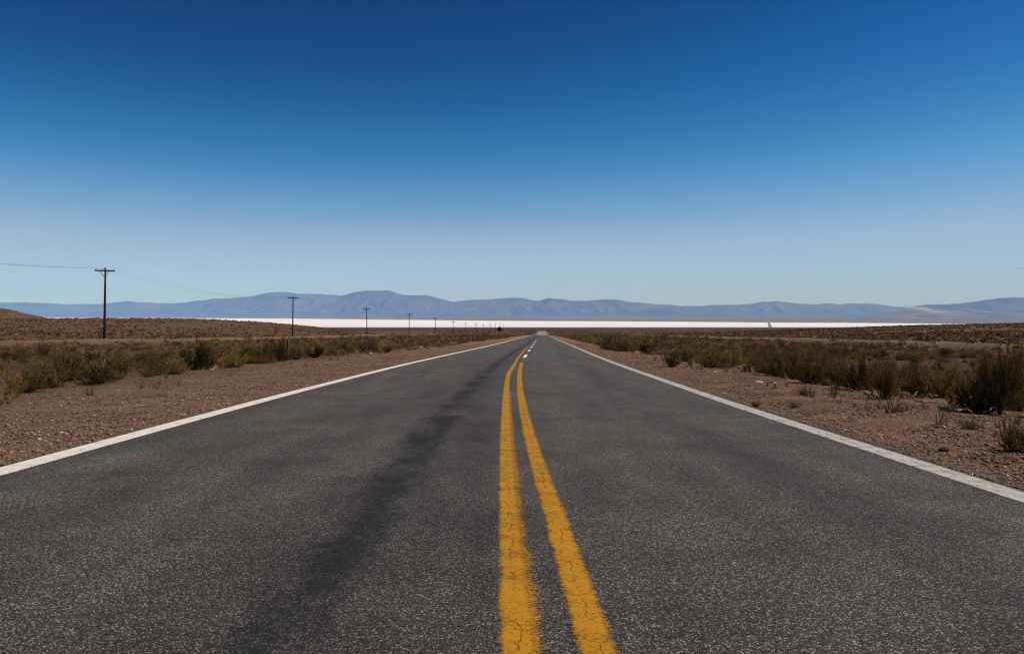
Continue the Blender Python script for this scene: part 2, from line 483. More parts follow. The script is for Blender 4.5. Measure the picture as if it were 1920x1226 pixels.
def stone_mat(name, stops):
    m, nt, b = mat(name, .9, .2)
    o = N(nt, 'ShaderNodeObjectInfo')
    P = coords(nt)
    c = ramp(nt, noise(nt, P, 20, 5, .6), stops)
    nt.links.new(c, b.inputs['Base Color'])
    bump(nt, b, noise(nt, P, 45, 4), .6, .01)
    return m
M_DARKSTONE = stone_mat('dark_stone', [(.3, (.02, .016, .015)), (.7, (.05, .04, .035))])
M_PALESTONE = stone_mat('pale_stone', [(.3, (.33, .28, .24)), (.7, (.6, .55, .5))])
M_TANSTONE = stone_mat('tan_stone', [(.3, (.16, .11, .08)), (.7, (.32, .24, .18))])

def foliage(name, lo, hi, trans=.25):
    m, nt, b = mat(name, .8, .15)
    o = N(nt, 'ShaderNodeObjectInfo')
    tc = N(nt, 'ShaderNodeTexCoord')
    n = noise(nt, tc.outputs['Object'], 5.5, 4, .6)
    f = math_n(nt, 'ADD', math_n(nt, 'MULTIPLY', n, 1.1), math_n(nt, 'MULTIPLY_ADD', o.outputs['Random'], .5, -.3))
    sunlit_tip = attr(nt, 'tone')  # sunlight on the twig tips put into the leaf colour
    f2 = math_n(nt, 'ADD', f, math_n(nt, 'MULTIPLY_ADD', sunlit_tip, .5, -.25))
    c = ramp(nt, f2, [(.25, lo), (.85, hi)])
    nt.links.new(c, b.inputs['Base Color'])
    tr = N(nt, 'ShaderNodeBsdfTranslucent'); nt.links.new(c, tr.inputs[0])
    ms = N(nt, 'ShaderNodeMixShader'); ms.inputs[0].default_value = trans
    out = nt.nodes['Material Output']
    nt.links.new(b.outputs[0], ms.inputs[1]); nt.links.new(tr.outputs[0], ms.inputs[2]); nt.links.new(ms.outputs[0], out.inputs[0])
    return m
M_GREEN = foliage('dark_olive_leaves', (.066, .049, .010), (.285, .198, .045))
M_YOLIVE = foliage('yellow_olive_leaves', (.10, .069, .012), (.42, .27, .058))
M_BROWN = foliage('dry_brown_twigs', (.12, .06, .024), (.43, .23, .10))
M_TAN = foliage('dry_straw_blades', (.13, .08, .03), (.40, .255, .11))
M_DARK = foliage('blackish_green_leaves', (.012, .011, .005), (.065, .05, .016))
M_RED = foliage('reddish_dry_leaves', (.10, .035, .02), (.26, .095, .055))
M_STEM, nt, b = mat('grey_brown_bark', .9, .15)
nt.links.new(ramp(nt, noise(nt, coords(nt), 30, 3), [(.3, (.025, .016, .01)), (.7, (.085, .058, .04))]), b.inputs['Base Color'])
M_SCRUB, nt, b = mat('scrub_leaves', .85, .12)
tint = attr(nt, 'tint', 'Color')
nt.links.new(tint, b.inputs['Base Color'])

# ------------------------------------------------------------------ ground sheet
ys = [-30.]
while ys[-1] < 15900:
    y = ys[-1]
    ys.append(y + (.5 if y < 25 else max(.5, .022 * y) if y < 200 else min(.022 * y, 14) if y < 1000 else .03 * y))
ys = np.array(ys)
lats = list(np.arange(0, 3.2, .8)) + [3.3, 3.6, 3.8, 4.0, 4.2] + list(np.arange(4.5, 12, .5)) + list(np.arange(12, 62, 1.25))
s = 62.
while s < 15000: s *= 1.055; lats.append(s)
lats = np.array(sorted(set([-v for v in lats] + lats)))
YY, LL = np.meshgrid(ys, lats, indexing='ij')
XX = road_x(np.minimum(YY, 1400)) + LL
ZZ = ground_h(XX, YY)
jit = (np.abs(LL) > 4.4) & (np.abs(LL) < 12) & (YY < 60)
ZZ = ZZ + jit * (rng.random(ZZ.shape) - .5) * .03
# below the asphalt the sheet is kept under the road surface
ZZ = ZZ - .05 * (np.abs(LL) < 3.65) * (YY < 1300)
def grid_faces(nr, nc):
    i = np.arange(nr - 1)[:, None] * nc + np.arange(nc - 1)[None, :]
    return np.stack([i, i + 1, i + nc + 1, i + nc], -1).reshape(-1, 4)
me = new_mesh('ground', np.stack([XX, YY, ZZ], -1).reshape(-1, 3), grid_faces(*XX.shape), smoothed=True, attrs={'lat': LL.ravel()})
tag(link('ground', me, M_GROUND), kind='structure')

# salt pan: one flat sheet, its shores are where the ground rises through it
sx = np.linspace(-15500, 15500, 60); sy = np.linspace(3300, 15600, 40)
SY, SX = np.meshgrid(sy, sx, indexing='ij')
me = new_mesh('salt_flat', np.stack([SX, SY, np.full_like(SX, SALT)], -1).reshape(-1, 3), grid_faces(*SX.shape))
tag(link('salt_flat', me, M_SALT), kind='structure')

# ------------------------------------------------------------------ road and its markings
ry = [-28.]
while ry[-1] < 985:
    y = ry[-1]; ry.append(y + (.25 if y < 30 else .5 if y < 80 else 2 if y < 300 else 5))
ry = np.array(ry)
rl = np.array([-3.80, -3.68, -3.0, -2, -1, 0, 1, 2, 3, 3.6, 3.7, 3.90])
RY, RL = np.meshgrid(ry, rl, indexing='ij')
RL = RL.copy()
RL[:, 0] += (fbm(ry * 1.7, ry * 0, 2., 4) - .5) * .22
RL[:, -1] += (fbm(ry * 2.3, ry * 0 + 7, 2., 4) - .5) * .42
def road_z(lat, y): return profile(y) + .02 - .0025 * np.abs(lat)
RZ = road_z(RL, RY)
RZ[:, 0] -= .05; RZ[:, -1] -= .05
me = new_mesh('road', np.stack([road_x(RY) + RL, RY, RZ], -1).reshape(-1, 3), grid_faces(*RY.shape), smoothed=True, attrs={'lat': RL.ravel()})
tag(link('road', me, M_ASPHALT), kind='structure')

def strip(name, ypts, xc, half, m, lift=.004):
    ypts = np.asarray(ypts); t = np.array([-1, -.5, 0, .5, 1.])
    Y, T = np.meshgrid(ypts, t, indexing='ij')
    X = np.asarray(xc)[:, None] + T * np.asarray(half)[:, None] if np.ndim(half) else np.asarray(xc)[:, None] + T * half
    Z = road_z(X - road_x(Y), Y) + lift
    me = new_mesh(name, np.stack([X, Y, Z], -1).reshape(-1, 3), grid_faces(*Y.shape), attrs={'t': T.ravel()})
    return tag(link(name, me, m), kind='structure')

yl = ry[(ry > -27)]
strip('white_edge_line', yl, road_x(yl) - HALF, .118, M_WHITE)
strip('white_edge_line', yl, road_x(yl) + HALF, .116, M_WORN)
def rowdist(y, sag=True):
    y = np.asarray(y, float)
    d = 1567.65 / (y - 624)
    for _ in range(6): d = 1567.65 / (y - 624 - _off(d))
    return d
def px_line(pts):
    p = np.array(pts, float); d = rowdist(p[:, 1]); x = (p[:, 0] - 960) / F * d
    o = np.argsort(d); return d[o], x[o]
dl, xl = px_line([(972, 1226), (962, 1100), (956, 1000), (951, 900), (948, 820), (949, 740), (955, 700), (963, 687), (967, 680), (973, 670), (981, 660), (989, 651)])
dr, xr = px_line([(1119, 1226), (1080, 1100), (1049, 1000), (1016, 900), (993, 820), (976, 740), (974.5, 700), (976, 690), (979, 681)])
def yline(d, x, half, m, y1, dx=0., lift=.004):
    f = hermite(d[::1], x)
    yy = np.concatenate([np.arange(-8, d[0], .25), np.arange(d[0], y1, .2)])
    xx = np.where(yy < d[0], road_x(yy) + (x[0] - road_x(d[0])), f(np.maximum(yy, d[0])))
    k = np.ones(9) / 9; xs = np.convolve(np.pad(xx, 4, 'edge'), k, 'valid')
    strip('yellow_centre_line', yy, xs + dx, half, m, lift)
yline(dl, xl, .066, M_YELLOW, dl[-1])
yline(dr, xr, .072, M_YELLOW, dr[-1])
yline(dl, xl, .095, M_YFADE, 14, .05, .003)
for k in range(8):
    y0 = 33.6 + 12.1 * k
    yy = np.linspace(y0, y0 + 4.8, 20)
    strip('white_centre_dash', yy, -.70 + .0362 * yy, .075, M_WHITE)

# ------------------------------------------------------------------ mountains beyond the salt
def range_of_hills(name, sky_pts, d0, dr_, d1, m, seed, base, spur=.75):
    """height field with its crest at distance dr_; the crest follows the skyline seen in the photograph"""
    p = np.array(sky_pts, float)
    u = np.linspace((p[0, 0] - 960) / F, (p[-1, 0] - 960) / F, 1000)
    crest = np.interp(u * F + 960, p[:, 0], p[:, 1])
    crest = crest - (fbm(u * 75, u * 0, seed, 5) - .5) * 3.4
    H = CAMZ + (YH - crest) / F * dr_ - base
    q = np.linspace(0, 1, 121)
    dist = d0 + (d1 - d0) * q
    qc = (dr_ - d0) / (d1 - d0)
    Q, U = np.meshgrid(q, u, indexing='ij'); D = d0 + (d1 - d0) * Q
    X = U * D
    prof_ = np.where(Q < qc, (Q / qc) ** 1.25, ((1 - Q) / (1 - qc)) ** 1.1)
    rid = 1 - np.abs(2 * fbm(X / 520., D / 1500., seed + 3, 6) - 1)
    side = 1 - np.abs(Q - qc) / np.where(Q < qc, qc, 1 - qc)
    Z = base + H[None, :] * np.clip(prof_ * (1 - spur * (1 - side) * 1.2 * (1.15 - rid) * 2.), 0, .995)
    Z = np.where(np.abs(Q - qc) < .5 / 120, base + H[None, :], Z)
    ends = np.minimum(smooth(0, .004, (U - u[0])), 1)
    me = new_mesh(name, np.stack([X, D, Z - 2], -1).reshape(-1, 3), grid_faces(*X.shape), smoothed=True)
    return tag(link(name, me, m), kind='structure')

main_sky = [(-260, 572), (-150, 569), (0, 567), (45, 566), (95, 569), (150, 570), (195, 569), (230, 566), (240, 565), (260, 567), (330, 569), (370, 563.5),
 (400, 560), (430, 559), (450, 557), (480, 555), (500, 548.5), (520, 546), (540, 547), (560, 550), (600, 552), (640, 555), (650, 552), (665, 547),
 (690, 544), (715, 545), (730, 544.5), (745, 550), (760, 553), (790, 553), (820, 557), (850, 566), (865, 564), (900, 562), (930, 560), (960, 558),
 (985, 560), (1000, 563), (1010, 563), (1030, 558), (1050, 560), (1070, 564), (1100, 565), (1140, 560), (1160, 563), (1190, 567), (1215, 569.5),
 (1260, 571), (1290, 575), (1340, 580), (1400, 584), (1450, 588), (1480, 592)]
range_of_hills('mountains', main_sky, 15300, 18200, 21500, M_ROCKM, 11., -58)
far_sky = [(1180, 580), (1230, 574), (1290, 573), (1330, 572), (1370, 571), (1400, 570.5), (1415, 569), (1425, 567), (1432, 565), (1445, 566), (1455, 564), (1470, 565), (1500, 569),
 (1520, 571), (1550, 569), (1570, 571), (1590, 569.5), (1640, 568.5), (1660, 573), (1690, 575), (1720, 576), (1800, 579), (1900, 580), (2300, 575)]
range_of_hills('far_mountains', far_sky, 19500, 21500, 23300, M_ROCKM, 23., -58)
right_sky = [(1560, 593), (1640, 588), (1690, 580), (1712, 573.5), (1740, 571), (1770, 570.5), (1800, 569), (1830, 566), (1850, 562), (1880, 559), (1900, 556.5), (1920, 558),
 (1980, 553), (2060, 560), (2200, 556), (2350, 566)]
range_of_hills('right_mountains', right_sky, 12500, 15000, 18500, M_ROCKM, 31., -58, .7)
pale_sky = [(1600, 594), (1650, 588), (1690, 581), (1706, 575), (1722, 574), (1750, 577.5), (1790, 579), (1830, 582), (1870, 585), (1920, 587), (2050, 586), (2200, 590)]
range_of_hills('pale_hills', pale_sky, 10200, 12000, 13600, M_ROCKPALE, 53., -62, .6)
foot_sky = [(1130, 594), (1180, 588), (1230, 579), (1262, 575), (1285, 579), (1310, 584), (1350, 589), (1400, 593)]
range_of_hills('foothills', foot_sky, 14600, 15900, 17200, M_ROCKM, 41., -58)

# the road crosses the salt on a low embankment
cu0, cu1 = (1445 - 960) / F, (1437 - 960) / F
cy = np.linspace(3900, 10500, 60)
cxx = np.interp(cy, [3900, 6000, 10500], [cu0 * 3900, (1442 - 960) / F * 6000, cu1 * 10500])
sec = [(-12, -2.), (-8, 1.2), (-7, 1.4), (7, 1.4), (8, 1.2), (12, -2.)]
V = [(cxx[i] + a, cy[i], max(SALT, float(ground_h(cxx[i], cy[i]))) + h) for i in range(len(cy)) for a, h in sec]
me = new_mesh('causeway', V, grid_faces(len(cy), len(sec)))
M_CAUSE, nt, b = mat('causeway_gravel', .9, .2)
nt.links.new(ramp(nt, noise(nt, coords(nt), .05, 4), [(.3, (.15, .13, .125)), (.7, (.26, .23, .22))]), b.inputs['Base Color'])
tag(link('causeway', me, M_CAUSE), kind='structure')

# ------------------------------------------------------------------ power poles and their wires
poles = []
INS = (-1.08, -.24, 1.14)
def make_pole():
    root = thing('power_pole', '', 'power pole', (0, 0, 0), 'wooden power poles in a row left of the road')
    m = MB(); m.tube([(0, 0, -1.0), (0.01, 0, 3), (.0, .01, 6.5), (0, 0, 10.0)], [.165, .15, .13, .105], 10); m.build('post', M_POLE, root, True)
    m = MB(); m.box((.02, -.16, 9.58), (2.5, .12, .17)); m.build('crossarm', M_POLE, root)
    for sx_ in (-1, 1):
        m = MB(); m.tube([(sx_ * .58, -.215, 9.53), (sx_ * .05, -.175, 8.8)], .032, 4); m.build('brace', M_POLE, root)
    for xi in INS:
        m = MB()
        m.tube([(xi, -.16, 9.64), (xi, -.16, 9.74), (xi, -.16, 9.75), (xi, -.16, 9.79), (xi, -.16, 9.8), (xi, -.16, 9.86), (xi, -.16, 9.88)],
               [.018, .018, .07, .06, .045, .05, .02], 8)
        m.build('insulator', M_PORC, root, True)
    return root
def copy_thing(o):
    c = o.copy(); COL.objects.link(c)
    for ch in o.children:
        d = ch.copy(); COL.objects.link(d); d.parent = c
    return c
pole_u = {0: -765, 1: -412, 2: -272, 3: -193, 4: -144, 5: -110.5, 6: -86.5, 7: -67.5, 8: -54, 9: -41, 10: -31.5, 11: -22.5, 12: -16.5}
pole_lab = {-1: 'wooden power pole with crossarm beside the scrub, nearest of the row',
 0: 'tall wooden power pole standing alone at left before the pale salt and low ridge',
 1: 'wooden power pole in front of the low ridge end, second one seen from the left',
 2: 'wooden power pole against the wide white salt, third one seen from the left',
 3: 'wooden power pole against salt and mountain foot, fourth one seen from the left',
 4: 'small far power pole with its crossarm just above the salt, fifth from the left',
 5: 'small far power pole whose crossarm meets the far salt edge, sixth from the left',
 6: 'distant power pole against the salt, seventh from the left, left of the diamond sign',
 7: 'distant power pole against the salt, eighth from the left, left of the diamond sign',
 8: 'distant thin power pole, ninth from the left, third pole left of the diamond sign',
 9: 'distant thin power pole, second pole left of the dark diamond sign',
 10: 'distant thin power pole, the last one just left of the dark diamond sign',
 11: 'tiny distant power pole, first one right of the dark diamond sign',
 12: 'tiny distant power pole, second one right of the dark diamond sign, farthest of the row'}
proto = make_pole()
for i in range(-1, 13):
    y = 100 + 77.5 * i
    x = (pole_u[i] / F * y) if i >= 0 else -54.4
    r = proto if i == -1 else copy_thing(proto)
    r.location = (x, y, float(ground_h(x, y)))
    r.rotation_euler = (0, R(1.3 if i < 2 else random.uniform(-.6, 1.2)), R(random.uniform(-3, 3)))
    r['label'] = pole_lab[i]
    poles.append(r)
bpy.context.view_layer.update()
for wi, (xi, lab) in enumerate(zip(INS, ('thin overhead wire on the left ends of the crossarms', 'thin overhead wire beside the pole tops, between the other two', 'thin overhead wire on the right ends of the crossarms'))):
    pts = []
    tops = [p.matrix_world @ Vector((xi, -.16, 9.885)) for p in poles]
    for a, c_ in zip(tops[:-1], tops[1:]):
        for k in range(16):
            t = k / 16
            p = a.lerp(c_, t); p.z -= 4 * 1.5 * t * (1 - t); pts.append(p)
    pts.append(tops[-1])
    m = MB(); m.tube(pts, .006, 5)
    tag(m.build('overhead_wire', M_WIRE), lab, 'wire', 'wires along the power poles')

# ------------------------------------------------------------------ road sign seen from behind
sxp, syp = at(936.5, 637)
sz = float(ground_h(sxp, syp))
sg = thing('road_sign', 'diamond road sign on a post beside the left road edge, seen dark from behind', 'road sign', (sxp, syp, sz))
m = MB(); m.box((0, 0, 1.0), (.08, .07, 2.5)); m.build('post', M_SIGNPOST, sg)
def diamond(hd, r, n=5):
    pts = []
    for k in range(4):
        a0 = k * math.pi / 2
        c = (hd - r * 1.414)
        cx_, cz_ = c * math.cos(a0), c * math.sin(a0)
        for j in range(n):
            a = a0 - math.pi / 4 + math.pi / 2 * j / (n - 1)
            pts.append((cx_ + r * math.cos(a), cz_ + r * math.sin(a)))
    return pts
dp = diamond(.52, .04); n = len(dp)
zc = 1.88
for nm, ya, yb, mt in (('panel', .04, .048, M_SIGNBACK), ('sign_face', .0485, .051, M_SIGNFRONT)):
    V = [(x, ya, zc + z) for x, z in dp] + [(x, yb, zc + z) for x, z in dp]
    me = new_mesh(nm, V, [tuple(range(n)), tuple(range(2*n - 1, n - 1, -1))] + [(k, k + n, (k + 1) % n + n, (k + 1) % n) for k in range(n)])
    link(nm, me, mt, sg)
for z in (1.65, 2.1):
    m = MB(); m.tube([(0, -.05, z), (0, -.036, z)], .022, 8); m.build('bolt', M_STEEL, sg)

# short weathered post standing among the bushes on the left
px_, py_ = at(539, 675)
st = thing('wooden_post', 'short weathered grey wooden post among bushes below the second pole', 'post', (px_, py_, float(ground_h(px_, py_))))
m = MB(); m.tube([(0, 0, -.3), (.01, .0, .5), (.03, .01, 1.0)], [.07, .066, .055], 8, jit=.12); m.build('post', M_STAKE, st)
m = MB(); m.tube([(.022, -.075, .78), (.025, -.08, .80), (.026, .07, .80)], .006, 5); m.build('wire_tie', M_STEEL, st)

# ------------------------------------------------------------------ shrub prototypes
def rand_dir_up(n, spread):
    a = rng.random(n) * 2 * np.pi
    t = np.arccos(1 - rng.random(n) * (1 - np.cos(spread)))
    return a, t

def shrub_parts(seed, kind):
    """returns (stems mesh, foliage mesh) of a shrub about 1 m high and 1 m wide"""
    global rng
    rng = np.random.default_rng(seed)
    sv, sf, lv, lt = [], [], [], []
    conf = dict(green=(64, 1.45, 26, .034, .010), yolive=(60, 1.4, 25, .034, .010), brown=(80, 1.4, 13, .03, .006),
                tan=(0, .7, 0, 0, 0), dark=(64, 1.45, 28, .034, .011), red=(50, 1.3, 20, .035, .013))[kind]
    nst, spread, nl, ll, lw = conf
    if kind == 'tan':
        nb = 420
        a, t = rand_dir_up(nb, .85)
        L = .55 + .5 * rng.random(nb)
        for i in range(nb):
            d = np.array([np.cos(a[i]) * np.sin(t[i]), np.sin(a[i]) * np.sin(t[i]), np.cos(t[i])])
            o = np.array([*(rng.normal(0, .07, 2)), -.02])
            side = np.cross(d, [np.cos(a[i] * 3), np.sin(a[i] * 3), .3]); side /= np.linalg.norm(side) + 1e-6
            droop = np.array([d[0], d[1], -.3]) * .18 * L[i]
            w = .009
            p0, p1, p2 = o, o + d * L[i] * .55, o + d * L[i] + droop
            b0 = len(lv)
            lv += [p0 - side*w, p0 + side*w, p1 - side*w*.8, p1 + side*w*.8, p2 - side*.002, p2 + side*.002]
            sf.append((b0, b0+1, b0+3, b0+2)); sf.append((b0+2, b0+3, b0+5, b0+4))
            lt += [0, 0, .5, .5, 1, 1]
        fol = new_mesh('foliage', np.array(lv), np.array(sf), attrs={'tone': np.array(lt)})
        bv, bf = [], []
        for i in range(26):
            a_ = rng.random() * 6.28; r_ = rng.random() * .12
            p = np.array([np.cos(a_) * r_, np.sin(a_) * r_, -.03]); q = p + np.array([np.cos(a_) * .12, np.sin(a_) * .12, .16 + .12 * rng.random()])
            for k in range(3):
                t_ = 2.09 * k; e = np.array([np.cos(t_), np.sin(t_), 0]) * .012
                bv += [p + e, q + e * .5]
            b0 = len(bv) - 6
            for k in range(3): bf.append((b0 + 2*k, b0 + (2*k + 2) % 6, b0 + (2*k + 3) % 6, b0 + 2*k + 1))
        return new_mesh('stems', np.array(bv), np.array(bf)), fol
    lf = []
    def stem(p, d, L, r, n, bend):
        pts = [p]
        for k in range(n):
            d = d + bend / n + rng.normal(0, .09, 3); d = d / np.linalg.norm(d)
            p = p + d * L / n; pts.append(p)
        pts = np.array(pts)
        b0 = len(sv)
        for k, q in enumerate(pts):
            rr = r * (1 - .75 * k / n)
            for j in range(3):
                t_ = 2.094 * j + k; sv.append(q + rr * np.array([np.cos(t_), np.sin(t_), 0]))
        for k in range(n):
            for j in range(3):
                sf.append((b0 + 3*k + j, b0 + 3*k + (j + 1) % 3, b0 + 3*k + 3 + (j + 1) % 3, b0 + 3*k + 3 + j))
        return pts
    lob = rng.random(5) * 6.28
    a, t = rand_dir_up(nst, spread)
    for i in range(nst):
        d = np.array([np.cos(a[i]) * np.sin(t[i]), np.sin(a[i]) * np.sin(t[i]), np.cos(t[i])])
        gap = .72 + .28 * np.cos(2 * a[i] + lob[0]) * np.sin(t[i]) + .18 * np.cos(3 * a[i] + lob[1])
        L = (.62 + .42 * rng.random()) * (1.0 - .22 * np.sin(t[i])) * (.85 + .25 * (gap - .7))
        o = np.array([*(rng.normal(0, .10, 2)), -.03])
        main = stem(o, d, L, .011, 5, np.array([0, 0, .35]))
        tw = [main]
        for k in range(5 if kind != 'brown' else 7):
            j = rng.integers(1, 5); q = main[j] + (main[j + 1] - main[j]) * rng.random()
            dd = d + rng.normal(0, .5, 3) + np.array([0, 0, .35]); dd /= np.linalg.norm(dd)
            tw.append(stem(q, dd, L * (.22 + .25 * rng.random()), .005, 3, np.array([0, 0, .5])))
        for br in tw:
            seg = len(br) - 1
            m_ = int(nl * (1.0 if br is main else .8))
            for k in range(m_):
                f = rng.random() ** .8
                if br is main: f = .22 + .78 * f
                jj = min(int(f * seg), seg - 1); q = br[jj] + (br[jj + 1] - br[jj]) * (f * seg - jj)
                ax = br[jj + 1] - br[jj]; ax = ax / np.linalg.norm(ax)
                dd = ax * .9 + rng.normal(0, .55, 3); dd /= np.linalg.norm(dd)
                sd_ = np.cross(dd, rng.normal(0, 1, 3)); sd_ /= np.linalg.norm(sd_) + 1e-6
                l_, w_ = ll * (.6 + .8 * rng.random()), lw * (.7 + .6 * rng.random())
                b0 = len(lv)
                lv.extend([q, q + dd * l_ * .5 + sd_ * w_, q + dd * l_, q + dd * l_ * .5 - sd_ * w_])
                lf.append((b0, b0+1, b0+2, b0+3)); tn = float(np.clip(rng.random() * .6 + .4 * f, 0, 1)); lt.extend([tn] * 4)
    return (new_mesh('stems', np.array(sv), np.array(sf)), new_mesh('foliage', np.array(lv), np.array(lf), attrs={'tone': np.array(lt)}))

KMAT = dict(green=M_GREEN, yolive=M_YOLIVE, brown=M_BROWN, tan=M_TAN, dark=M_DARK, red=M_RED)
PROTO = {}
for kind, nv in (('green', 3), ('yolive', 3), ('brown', 3), ('tan', 2), ('dark', 2), ('red', 1)):
    PROTO[kind] = []
    for v in range(nv):
        s_, f_ = shrub_parts(100 + v + 10 * len(PROTO), kind)
        s_.materials.append(M_STEM); f_.materials.append(KMAT[kind])
        PROTO[kind].append((s_, f_))
rng = np.random.default_rng(11)

def shrub(kind, x, y, w, h, label, group, name='shrub', cat='shrub', v=None):
    s_, f_ = PROTO[kind][random.randrange(len(PROTO[kind])) if v is None else v % len(PROTO[kind])]
    z = float(ground_h(x, y))
    r = thing(name, label, cat, (x, y, z), group)
    r.rotation_euler = (0, 0, random.uniform(0, 6.28))
    ww = w / 1.25
    r.scale = (ww, ww, h / .95)
    for nm, me in (('stems', s_), ('foliage', f_)):
        o = bpy.data.objects.new(nm, me); COL.objects.link(o); o.parent = r
    return r

# shrubs measured one by one in the photograph: kind, centre column, foot row, width px, height px, label
FRONT = [
 ('green', 50, 735, 62, 42, 'dark olive shrub at the scrub edge, just above the white scrap'),
 ('yolive', 88, 727, 66, 56, 'yellowish olive shrub between the dark olive shrub and the tall grey-green one at far left'),
 ('green', 132, 714, 58, 64, 'tall grey-green shrub under the nearest visible power pole, left of the round dark-footed one'),
 ('green', 186, 718, 64, 48, 'dark-footed round shrub below the nearest visible power pole'),
 ('yolive', 220, 711, 54, 58, 'yellow-green shrub right of the dark-footed round shrub'),
 ('dark', 172, 681, 34, 24, 'small blackish shrub behind the front row, below the nearest visible pole'),
 ('green', 30, 674, 56, 28, 'low green shrub on bare soil at the left picture edge'),
 ('red', 80, 672, 34, 34, 'reddish brown twiggy shrub behind the front row at far left'),
 ('red', 137, 660, 14, 13, 'small patch-like reddish shrub left of the nearest visible pole foot'),
 ('red', 204, 660, 13, 11, 'small reddish shrub right of the nearest visible pole foot'),
 ('green', 292, 704, 58, 56, 'upright olive shrub, tallest between the yellow-green and the blackish one'),
 ('yolive', 328, 702, 54, 36, 'low spreading yellow-olive shrub left of the tall blackish shrub'),
 ('dark', 368, 694, 56, 56, 'tall blackish shrub with pale dead wood at its foot'),
 ('brown', 396, 686, 40, 40, 'brown twiggy shrub right of the tall blackish shrub'),
 ('yolive', 434, 689, 52, 34, 'pale yellow-olive shrub in the left scrub edge right of the brown twiggy one'),
 ('green', 470, 682, 46, 48, 'olive shrub left of the short wooden post, first of two'),
 ('green', 500, 681, 44, 42, 'olive shrub left of the short wooden post, nearer to it'),
 ('green', 527, 677, 40, 46, 'tall dark olive shrub touching the short wooden post'),
 ('brown', 556, 674, 38, 36, 'brown shrub just right of the short wooden post'),
 ('dark', 591, 671, 38, 25, 'compact dark green shrub on the gravel edge right of the post'),
 ('green', 640, 665, 48, 30, 'wide olive shrub under the third power pole at the gravel edge'),
 ('brown', 690, 661, 50, 30, 'reddish brown shrub clump below the third power pole'),
 ('tan', 726, 660, 30, 20, 'pale dry tussock at the gravel edge below the fourth power pole'),
 ('green', 1140, 656, 36, 30, 'small leafy shrub nearest the road edge on the right, in the distance'),
 ('green', 1168, 659, 46, 26, 'round olive shrub at the right gravel edge, far from the camera'),
 ('dark', 1212, 663, 32, 24, 'dark low shrub at the right gravel edge, left of the upright dark one'),
 ('green', 1259, 688, 34, 34, 'upright dark-footed shrub standing out onto the right gravel'),
 ('yolive', 1289, 679, 40, 36, 'tall yellowish shrub between the upright shrub and the black-footed round shrub'),
 ('green', 1343, 689, 62, 36, 'round shrub with a black foot on the right gravel edge'),
 ('yolive', 1378, 684, 48, 34, 'yellow-olive shrub just right of the black-footed round shrub'),
 ('green', 1418, 698, 48, 32, 'low olive shrub in the middle of the right gravel edge'),
 ('green', 1458, 705, 42, 40, 'dark upright shrub right of the low olive shrub on the gravel edge'),
 ('yolive', 1492, 712, 46, 54, 'yellow-olive shrub above the small weeds on the right gravel'),
 ('green', 1520, 719, 42, 50, 'tall olive shrub behind the small weeds on the right gravel'),
 ('brown', 1572, 722, 64, 62, 'large brown twiggy shrub above the long dead branch'),
 ('green', 1612, 731, 56, 64, 'dark olive shrub right of the large brown twiggy shrub'),
 ('yolive', 1662, 749, 46, 74, 'tall narrow yellow-olive shrub standing forward of the right scrub'),
 ('green', 1724, 741, 58, 56, 'round olive shrub left of the big shade-darkened shrub, farther of two'),
 ('yolive', 1775, 746, 58, 62, 'bushy yellow-olive shrub touching the big shade-darkened shrub'),
 ('tan', 1418, 763, 26, 16, 'tiny straw weed alone on the right gravel'),
 ('brown', 1506, 741, 22, 18, 'small dry weed on the right gravel, farther of two'),
 ('brown', 1490, 766, 18, 15, 'small dry weed on the right gravel, nearer of two'),
 ('brown', 1824, 806, 34, 22, 'sparse low weed in front of the big shade-darkened shrub'),
 ('green', 1908, 846, 52, 60, 'small green shrub at the right picture edge beside the road'),
 ('yolive', 1900, 760, 70, 118, 'tall twiggy olive shrub behind the big shade-darkened shrub at the right edge'),
]
taken = []
for kind, px, py, wp, hp, lab in FRONT:
    x, y = at(px, py)
    sc = y / F
    small = hp < 24 and py > 730
    gr = 1.14 if px > 1390 and not small else 1.0
    shrub(kind, x, y, wp * sc * 1.18 * gr, hp * sc * 1.12 * gr, lab, 'plants along the gravel verges', name='weed' if small else 'shrub', cat='weed' if small else 'shrub')
    taken.append((x, y, wp * sc * .5 + .1))
# the big shrub at the right edge: bent trunk, left side's shade given as dark leaves, tall shoot
bx, by = at(1850, 777)
bz = float(ground_h(bx, by))
big = thing('shrub', 'big shade-darkened shrub with a bent trunk and one tall shoot at the right edge', 'shrub', (bx, by, bz), 'plants along the gravel verges')
taken.append((bx, by, 1.1)); taken.append((bx - .3, by - 1.0, .9)); taken.append((bx + .6, by - .7, 1.0))
def dart(me, name, sc_, off, rot):
    o = bpy.data.objects.new(name, me); COL.objects.link(o); o.parent = big
    o.location = off; o.scale = sc_; o.rotation_euler = (0, 0, rot); return o
dart(PROTO['dark'][0][1], 'foliage', (.66, .55, .70), (-.14, 0, .0), .3)
dart(PROTO['dark'][1][1], 'foliage', (.44, .42, .62), (.10, .05, .08), 2.1)
dart(PROTO['dark'][0][0], 'stems', (.66, .55, .72), (-.14, 0, .0), .3)
ol = dart(PROTO['green'][1][1], 'foliage', (.50, .4, .85), (.34, .12, .28), 1.1); ol['label'] = 'olive upper foliage on the right side'
dart(PROTO['green'][1][0], 'stems', (.50, .4, .85), (.34, .12, .28), 1.1)
sh = dart(PROTO['brown'][1][1], 'foliage', (.15, .15, .62), (-.02, .05, .50), 1.9); sh['label'] = 'thin dark upright shoot'
dart(PROTO['brown'][1][0], 'stems', (.15, .15, .62), (-.02, .05, .50), 1.9)
m = MB(); m.tube([(.18, -.02, -.05), (.2, -.03, .12), (.26, -.02, .24), (.40, 0, .36), (.46, .02, .55)], [.035, .03, .026, .02, .012], 6, jit=.1)
